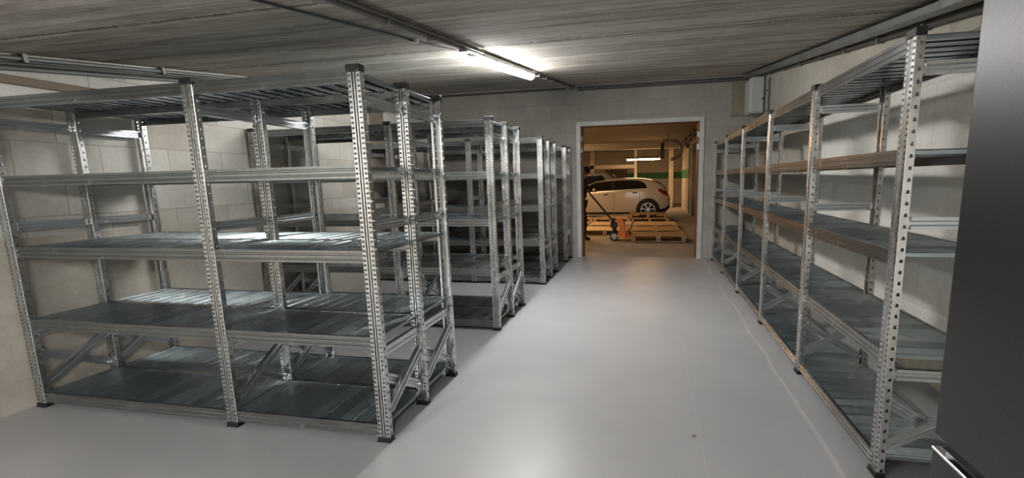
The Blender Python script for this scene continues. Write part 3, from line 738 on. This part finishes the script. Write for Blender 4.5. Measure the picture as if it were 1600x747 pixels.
    # rear window on the sloping tail
    mb = MB(); vs = []
    for i in range(5):
        x = (3.78 + .28 * i / 4) * q
        vs += [(x, y * .62, interp(roof, x) + .028) for y in (-1, -.5, 0, .5, 1)]
    mb.add(vs, [(i * 5 + j, i * 5 + j + 1, (i + 1) * 5 + j + 1, (i + 1) * 5 + j) for i in range(4) for j in range(4)])
    mb.build('rear_window', M_GLASS, body, 60)
    mb = MB(); vs = []
    for i in range(6):
        x = (1.38 + .62 * i / 5) * q
        vs += [(x, y * (.68 - .06 * i / 5), interp(roof, x) + .02) for y in (-1, -.5, 0, .5, 1)]
    mb.add(vs, [(i * 5 + j, i * 5 + j + 1, (i + 1) * 5 + j + 1, (i + 1) * 5 + j) for i in range(5) for j in range(4)])
    mb.build('windscreen', M_GLASS, body, 60)
    wr = .345 if not suv else .362
    for cx_ in (.90 * q, 3.53 * q):
        patch('wheel_arch', M_BLACKP, cx_ - wr - .06, cx_ + wr + .06, lambda x: interp(bott, x), lambda x, c=cx_: wr + math.sqrt(max((wr + .06) ** 2 - (x - c) ** 2, 1e-4)) if True else 0, .012, nx=24)
        for sd in (-1, 1):
            y0 = sd * .74
            wh = MB().lathe((cx_, y0, wr), (0, sd, 0), [(0, .20), (0, wr - .01), (.02, wr), (.17, wr), (.19, wr - .015), (.19, .245), (.17, .24)], 32).build('wheel', M_RUB, t, 40)
            mb = MB(); mb.lathe((cx_, y0, wr), (0, sd, 0), [(.165, .245), (.192, .245), (.192, .222), (.15, .215)], 32)
            mb.lathe((cx_, y0, wr), (0, sd, 0), [(.15, 0), (.19, 0), (.19, .045), (.16, .055)], 16)
            for k_ in range(7):
                an = 2 * PI * k_ / 7 + .2; c_, s_ = math.cos(an), math.sin(an); a = Vector((cx_ + c_ * .03, y0 + sd * .182, wr + s_ * .03)); b = Vector((cx_ + c_ * .232, y0 + sd * .178, wr + s_ * .232))
                mb.extr([(-.022, -.008), (.022, -.008), (.015, .008), (-.015, .008)], a, b, (0, sd, 0))
            mb.build('rim', M_RIM, wh, 30)
            MB().lathe((cx_, y0, wr), (0, sd, 0), [(.12, 0), (.12, .24)], 24).build('brake_disc', M_BLACKP, wh)
    # mirrors and roof fin
    for sd in (-1, 1): MB().bbox((1.62 * q, sd * .93 - .05, interp(belt, 1.7 * q) + .03), (1.72 * q, sd * .93 + .05, interp(belt, 1.7 * q) + .12), .02).build('wing_mirror', paint, body)
    return t
car((-3.60, 17.10, 0), 'white hatchback parked across the garage behind the pallets', M_CARW, 4.28, 1.0)
car((-5.55, 20.0, 0), 'silver taller car parked behind the white hatchback', M_CARS, 4.35, 1.17, True)

# ------------------------------------------------------------------ the person at the pallet jack
def skin_obj(name, m, parent, pts, edges, sub=2, root=0):
    me = bpy.data.meshes.new(name); me.from_pydata([p[:3] for p in pts], edges, []); me.materials.append(m)
    o = ob(name, me, parent)
    o.modifiers.new('skin', 'SKIN').use_smooth_shade = True
    for i, p in enumerate(pts):
        sv = me.skin_vertices[0].data[i]; r = p[3]; sv.radius = r if isinstance(r, tuple) else (r, r); sv.use_root = (i == root)
    s = o.modifiers.new('sub', 'SUBSURF'); s.levels = sub; s.render_levels = sub
    return o
def chain(n0, n): return [(i, i + 1) for i in range(n0, n0 + n - 1)]
pr = empty('person', (-1.60, 10.78, 0), 'person in dark work clothes holding the pallet jack handle, half hidden by the door frame', 'person')
# facing +x, leaning a little; local coordinates; right arm (-y) to the handle at (.16,-.05,1.2)
P = [(0, 0, .95, .12), (.01, 0, 1.08, .12), (.03, 0, 1.24, .145), (.06, 0, 1.40, .13), (.085, 0, 1.47, .055), (.10, 0, 1.53, .055), (.125, 0, 1.60, .085), (.125, 0, 1.655, .075),
     (.05, .17, 1.40, .055), (.02, .22, 1.16, .043), (.15, .12, 1.16, .032),
     (.05, -.17, 1.40, .055), (.02, -.22, 1.16, .043), (.15, -.12, 1.16, .032),
     (.01, .09, .86, .085), (.03, .10, .50, .058), (-.02, .10, .10, .038), (.04, .10, .05, .035), (.13, .10, .035, .028),
     (.01, -.09, .86, .085), (.10, -.10, .50, .058), (.08, -.10, .10, .038), (.14, -.10, .05, .035), (.23, -.10, .035, .028)]
E_ = [(0, 1), (1, 2), (2, 3), (3, 4), (4, 5), (5, 6), (6, 7), (3, 8), (8, 9), (9, 10), (3, 11), (11, 12), (12, 13), (0, 14), (14, 15), (15, 16), (16, 17), (17, 18), (0, 19), (19, 20), (20, 21), (21, 22), (22, 23)]
# hands: palm and five fingers closing on the grip bar
for hi, sy in ((10, 1), (13, -1)):
    hx, hy, hz = P[hi][:3]; b0 = len(P)
    P.append((hx + .035, hy - sy * .012, hz + .008, .024)); E_.append((hi, b0))
    for f in range(4):
        L = (.030, .034, .032, .026)[f]; yy = hy - sy * .012 + (f - 1.5) * .017; n0 = len(P)
        P += [(hx + .065, yy, hz + .022, .0085), (hx + .065 + L, yy, hz + .012, .008), (hx + .06 + L, yy, hz - .018, .0075)]
        E_ += [(b0, n0), (n0, n0 + 1), (n0 + 1, n0 + 2)]
    n0 = len(P); P += [(hx + .05, hy - sy * .04, hz - .005, .009), (hx + .08, hy - sy * .045, hz - .02, .008)]; E_ += [(b0, n0), (n0, n0 + 1)]
body = skin_obj('body', M_SKIN, pr, P, E_)
jk = [0, 1, 2, 3, 4, 8, 9, 10, 11, 12, 13]
def sub_skin(name, m, ids, grow, edges, cut=None):
    mp = {v: i for i, v in enumerate(ids)}
    pts = [(*P[v][:3], P[v][3] + grow) for v in ids]
    if cut:
        for v, co in cut.items(): pts[mp[v]] = co
    return skin_obj(name, m, pr, pts, [(mp[a], mp[b]) for a, b in edges])
sub_skin('jacket', M_JACKET, jk, .022, [(0, 1), (1, 2), (2, 3), (3, 4), (3, 8), (8, 9), (9, 10), (3, 11), (11, 12), (12, 13)])
sub_skin('trousers', M_TROU, [0, 14, 15, 16, 19, 20, 21], .016, [(0, 14), (14, 15), (15, 16), (0, 19), (19, 20), (20, 21)])
for ids in ((16, 17, 18), (21, 22, 23)):
    sub_skin('boot', M_BOOT, list(ids), .014, [(ids[0], ids[1]), (ids[1], ids[2])])
for b0, n_ in ((24, 15), (39, 15)):
    ids = list(range(b0, b0 + n_)); root = 10 if b0 == 24 else 13
    eds = [e for e in E_ if e[0] in ids and e[1] in ids] + [(root, b0)]
    sub_skin('glove', M_BOOT, [root] + ids, .003, eds)
# hair as a cap, plus simple face features
def ball(name, m, par, c, r, sx=1, sy=1, sz=1, n=14, lo=-PI / 2):
    mb = MB(); prof = [(math.sin(lo + (PI / 2 - lo) * i / n) * r, max(math.cos(lo + (PI / 2 - lo) * i / n) * r, .0001)) for i in range(n + 1)]
    mb.lathe((0, 0, 0), (0, 0, 1), prof, 18); mb.v = [(x * sx, y * sy, z * sz) for x, y, z in mb.v]
    return mb.build(name, m, par, 60, c)
ball('hair', M_HAIR, pr, (.112, 0, 1.635), .118, 1.0, .86, .95, lo=-.75)
for sy in (-1, 1):
    ball('ear', M_SKIN, body, (.135, sy * .088, 1.60), .025, .7, .4, 1.1)
    ball('eye', M_BLACKP, body, (.200, sy * .03, 1.618), .009)
ball('nose', M_SKIN, body, (.212, 0, 1.588), .018, .9, .7, 1.3)
MB().bbox((.198, -.022, 1.553), (.206, .022, 1.561), .002).build('mouth', M_BOOT, body)

# small chip of debris on the floor
t = empty('debris_chip', (.250, 2.453, 0), 'tiny dark brown chip of debris lying on the grey floor', 'debris')
MB().poly([(-.008, -.006, .0005), (.007, -.007, .0005), (.010, .004, .0005), (-.003, .009, .0005)], (0, 0, .004)).build('chip', M_REDWOOD, t)
MB().poly([(.013, .002, .0005), (.019, .001, .0005), (.018, .006, .0005)], (0, 0, .002)).build('crumb', M_WOOD, t)
